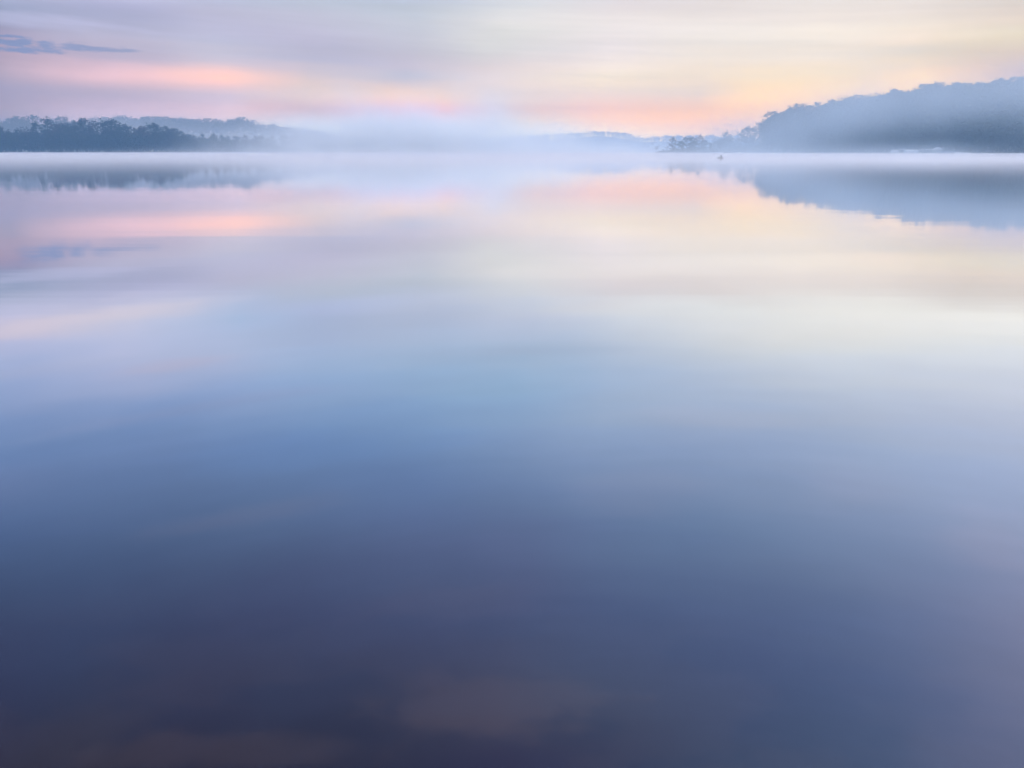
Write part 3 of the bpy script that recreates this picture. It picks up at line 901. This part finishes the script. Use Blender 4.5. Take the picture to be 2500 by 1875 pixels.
def dock(pxa, pxb, off, label):
    pm = (pxa + pxb) / 2
    a = Vector((X_at(pxa, shore_R(pxa) - off), shore_R(pxa) - off, 0)); b = Vector((X_at(pxb, shore_R(pxb) - off), shore_R(pxb) - off, 0))
    Ln = (b - a).length; c = (a + b) / 2
    e = tag(empty('dock', (c.x, c.y, 0), math.atan2((b - a).y, (b - a).x)), label, 'dock', 'docks below the hill')
    g_ = Geo()
    n = int(Ln / .3)
    for k in range(n):
        g_.box(-Ln / 2 + (k + .5) * Ln / n, 0, .40, Ln / n * .9, 1.5, .06)
    g_.build('deck', M_WOOD, e)
    for s in (-1, 1):
        Geo().box(0, s * .68, .24, Ln, .12, .22).build('float', M_GREYC, e)
    for k in range(int(Ln / 4) + 1):
        Geo().tube([(-Ln / 2 + .2 + k * 4, .86, -1.5), (-Ln / 2 + .2 + k * 4, .86, 1.3)], [.1, .09], 7).build('post', M_WOOD, e)


dock(2172, 2292, 1.5, 'left wooden dock behind the row of canopied boats')
dock(2296, 2375, 1.2, 'right wooden dock carrying the blue-grey shed')
# overturned boat and shoreline rocks at the right edge
rows_ = [(2424, 1.9, 'pale upturned rowing boat on the bank right of the docks'), (2492, 1.6, 'small pale upturned boat at the right picture edge')]
for px, L2, lb in rows_:
    Yr_ = shore_R(px) + 2
    e = tag(empty('rowing_boat', (X_at(px, Yr_), Yr_, .35), .5), lb, 'boat')
    rings = []
    for t_, wd_, hh_ in ((-1, .35, .45), (-.6, .62, .62), (0, .72, .66), (.6, .5, .6), (.92, .2, .45), (1, .03, .3)):
        rings.append([(t_ * L2, -wd_, 0), (t_ * L2, wd_, 0), (t_ * L2, wd_ * .8, hh_ * .7), (t_ * L2, wd_ * .25, hh_), (t_ * L2, -wd_ * .25, hh_), (t_ * L2, -wd_ * .8, hh_ * .7)])
    Geo().loft(rings).build('hull', M_CANVAS, e)
    Geo().tube([(-L2, 0, .5), (0, 0, .7), (L2 * .92, 0, .48)], [.04] * 3, 5).build('keel', M_WOOD, e)

# ------------------------------------------------------------------ snag in the lake
Yg = 1.7 / ((385.8 - 370.7) / F_PX * CT * CT)
sg = tag(empty('snag', (X_at(1760, Yg), Yg, 0)), 'small dark drifted stump on a low bar in the lake off the misty spit', 'stump')
sg.scale = (.85, .85, .85)
RR = random.Random(4)
rings = []
for hgt, kx in ((-.3, 1.25), (.03, 1.15), (.14, .8), (.22, .45)):
    rings.append([(kx * 1.05 * math.cos(a) * RR.uniform(.85, 1.1), kx * .45 * math.sin(a) * RR.uniform(.85, 1.1), hgt + RR.uniform(-.02, .03)) for a in np.linspace(0, 2 * math.pi, 15)[:-1]])
Geo().loft(rings).build('bar', M_ROCK, sg, True)
rings = []
for hgt, k in ((.1, .48), (.3, .34), (.5, .26), (.72, .2), (.86, .12)):
    rings.append([(.12 + .1 * hgt + k * math.cos(a) * RR.uniform(.8, 1.15), k * math.sin(a) * RR.uniform(.8, 1.15), hgt + RR.uniform(-.04, .05)) for a in np.linspace(0, 2 * math.pi, 12)[:-1]])
st_ = Geo().loft(rings).build('stump', M_STUMP, sg, True)
Geo().tube([(.0, 0, .2), (-.5, .05, .3), (-.95, .0, .17), (-1.2, -.02, .05)], [.12, .09, .06, .03], 6).build('root', M_STUMP, st_, True)
Geo().tube([(.2, 0, .25), (.6, -.08, .26), (1.1, -.05, .08)], [.11, .08, .03], 6).build('root', M_STUMP, st_, True)
Geo().tube([(.1, 0, .7), (-.02, .02, 1.0), (-.1, .02, 1.15)], [.08, .05, .02], 5).build('branch', M_STUMP, st_, True)


# ------------------------------------------------------------------ haze and mist
def vol_mat(name, col, dens, aniso, build=None, step=None):
    m = bpy.data.materials.new(name); m.use_nodes = True
    t_ = m.node_tree; t_.nodes.clear()
    o = t_.nodes.new('ShaderNodeOutputMaterial'); v = t_.nodes.new('ShaderNodeVolumePrincipled')
    v.inputs['Color'].default_value = (*col, 1); v.inputs['Density'].default_value = dens
    v.inputs['Anisotropy'].default_value = aniso
    t_.links.new(v.outputs[0], o.inputs['Volume'])
    if build:
        t_.links.new(build(t_, dens), v.inputs['Density'])
    if step: m.cycles.volume_step_rate = step
    return m


def box_obj(name, x0, x1, y0, y1, z0, z1, mat):
    g_ = Geo().box((x0 + x1) / 2, (y0 + y1) / 2, (z0 + z1) / 2, x1 - x0, y1 - y0, z1 - z0)
    o = g_.build(name, mat); o['kind'] = 'stuff'; return o


HAZE_COL = (.34, .64, 1.0)
box_obj('haze', -2400, 3000, -1780, 1780, -3, 56, vol_mat('haze_air', HAZE_COL, .00062, .5))

# thin mist lying on the water: a sheet that thickens away from the bank
SLAB = [(35, .02), (120, .7), (260, 1.3), (620, 1.5), (1420, 1.6)]
v_, f_ = [], []
for y, h_ in SLAB:
    for x in (-1400, 1400):
        v_ += [(x, y, .012), (x, y, .012 + h_)]
for i in range(len(SLAB) - 1):
    a = i * 4; b = a + 4
    f_ += [(a, b, b + 2, a + 2), (a + 1, a + 3, b + 3, b + 1), (a, a + 1, b + 1, b), (a + 2, b + 2, b + 3, a + 3)]
n_ = (len(SLAB) - 1) * 4
f_ += [(0, 2, 3, 1), (n_, n_ + 1, n_ + 3, n_ + 2)]
o = mesh_obj('mist', v_, f_, vol_mat('lake_mist', (1.0, .975, .985), .0072, .5)); o['kind'] = 'stuff'


def blob_density(blobs, nscale, namp):
    """soft banks: sum of gaussians (cx, cy, sx, sy, height scale, amount), broken up by noise"""
    def build(t_, dens):
        Nn, Ll = t_.nodes.new, t_.links.new

        def MM(op, a, b=None):
            n = Nn('ShaderNodeMath'); n.operation = op
            for i, v in enumerate((a, b)):
                if v is None: continue
                if isinstance(v, (int, float)): n.inputs[i].default_value = v
                else: Ll(v, n.inputs[i])
            return n.outputs[0]
        g_ = Nn('ShaderNodeNewGeometry'); s_ = Nn('ShaderNodeSeparateXYZ'); Ll(g_.outputs['Position'], s_.inputs[0])
        no = Nn('ShaderNodeTexNoise'); no.inputs['Scale'].default_value = nscale; no.inputs['Detail'].default_value = 2
        Ll(g_.outputs['Position'], no.inputs['Vector'])
        tot = None
        for cx, cyy, cz, sx_, sy_, sz_, amt in blobs:
            q = None
            for o_, c_, s2 in ((0, cx, sx_), (1, cyy, sy_), (2, cz, sz_)):
                d = MM('DIVIDE', MM('SUBTRACT', s_.outputs[o_], c_), s2); d = MM('MULTIPLY', d, d)
                q = d if q is None else MM('ADD', q, d)
            e_ = MM('MULTIPLY', MM('EXPONENT', MM('MULTIPLY', q, -1.0)), amt)
            tot = e_ if tot is None else MM('ADD', tot, e_)
        nz = MM('MAXIMUM', MM('ADD', 1.0, MM('MULTIPLY', MM('SUBTRACT', no.outputs['Fac'], .5), namp)), 0.0)
        return MM('MULTIPLY', MM('MULTIPLY', tot, nz), dens)
    return build


# bank in front of the left shore and over the lake's middle
xb = lambda px, Y=540: X_at(px, Y)
BC = (.98, .99, 1.0)
blobs = [(xb(600), 545, 0, 22, 30, 14, .7), (xb(730), 550, 0, 26, 35, 12, .9), (xb(830), 550, 0, 30, 35, 20, 1.0), (xb(940), 550, 0, 60, 35, 30, 2.5), (xb(1120), 550, 0, 60, 35, 26, 2.3),
         (xb(1300), 550, 0, 60, 35, 13, .9), (xb(1480), 550, 0, 50, 35, 5, .8), (xb(530), 550, 0, 20, 35, 15, .25), (xb(430), 550, 0, 16, 35, 6, .15)]
box_obj('mist_bank', -320, 130, 460, 600, .02, 55, vol_mat('bank_mist', BC, .014, .15, blob_density(blobs, .035, 3.4), .35))
# behind the left wood and over the far lake
blobs = [(xb(60, 690), 688, 8, 80, 20, 28, 1.8), (xb(300, 780), 780, 10, 90, 45, 26, 1.3), (xb(560, 780), 780, 6, 90, 45, 20, .9), (xb(780, 780), 780, 0, 90, 45, 16, .7),
         (xb(1000, 1000), 1000, 0, 140, 120, 26, 1.5), (xb(1300, 1000), 1000, 0, 150, 120, 20, .8), (xb(1600, 1000), 1000, 0, 150, 120, 20, .6)]
box_obj('mist_bank', -600, 380, 652, 1200, .02, 54, vol_mat('far_mist', BC, .006, .2, blob_density(blobs, .02, 1.2), .3))
# drifts before the right hill and the spit
blobs = [(118, 410, 4, 28, 26, 12, 1.3), (145, 400, 16, 28, 26, 12, 1.35), (175, 382, 24, 30, 26, 12, 1.35), (218, 350, 29, 34, 26, 12, 1.3), (95, 432, 0, 45, 20, 10, .8), (180, 372, 0, 60, 22, 4.5, 1.8), (235, 330, 10, 35, 22, 22, .5)]
box_obj('mist_bank', 40, 300, 290, 460, .02, 54, vol_mat('hill_mist', (.85, .93, 1.0), .0145, .35, blob_density(blobs, .03, 1.8), .35))

# low wisps crossing the open water before the far shore
blobs = [(-150, 380, 0, 60, 30, 2.2, .5), (-60, 400, 0, 60, 30, 3.0, .9), (20, 395, 0, 55, 30, 3.2, 1.0), (85, 390, 0, 40, 26, 2.6, .8), (150, 315, 0, 60, 22, 2.2, .5)]
box_obj('mist', -260, 240, 280, 448, .02, 12, vol_mat('wisp_mist', (1.0, .975, .985), .012, .2, blob_density(blobs, .05, 2.8), .35))
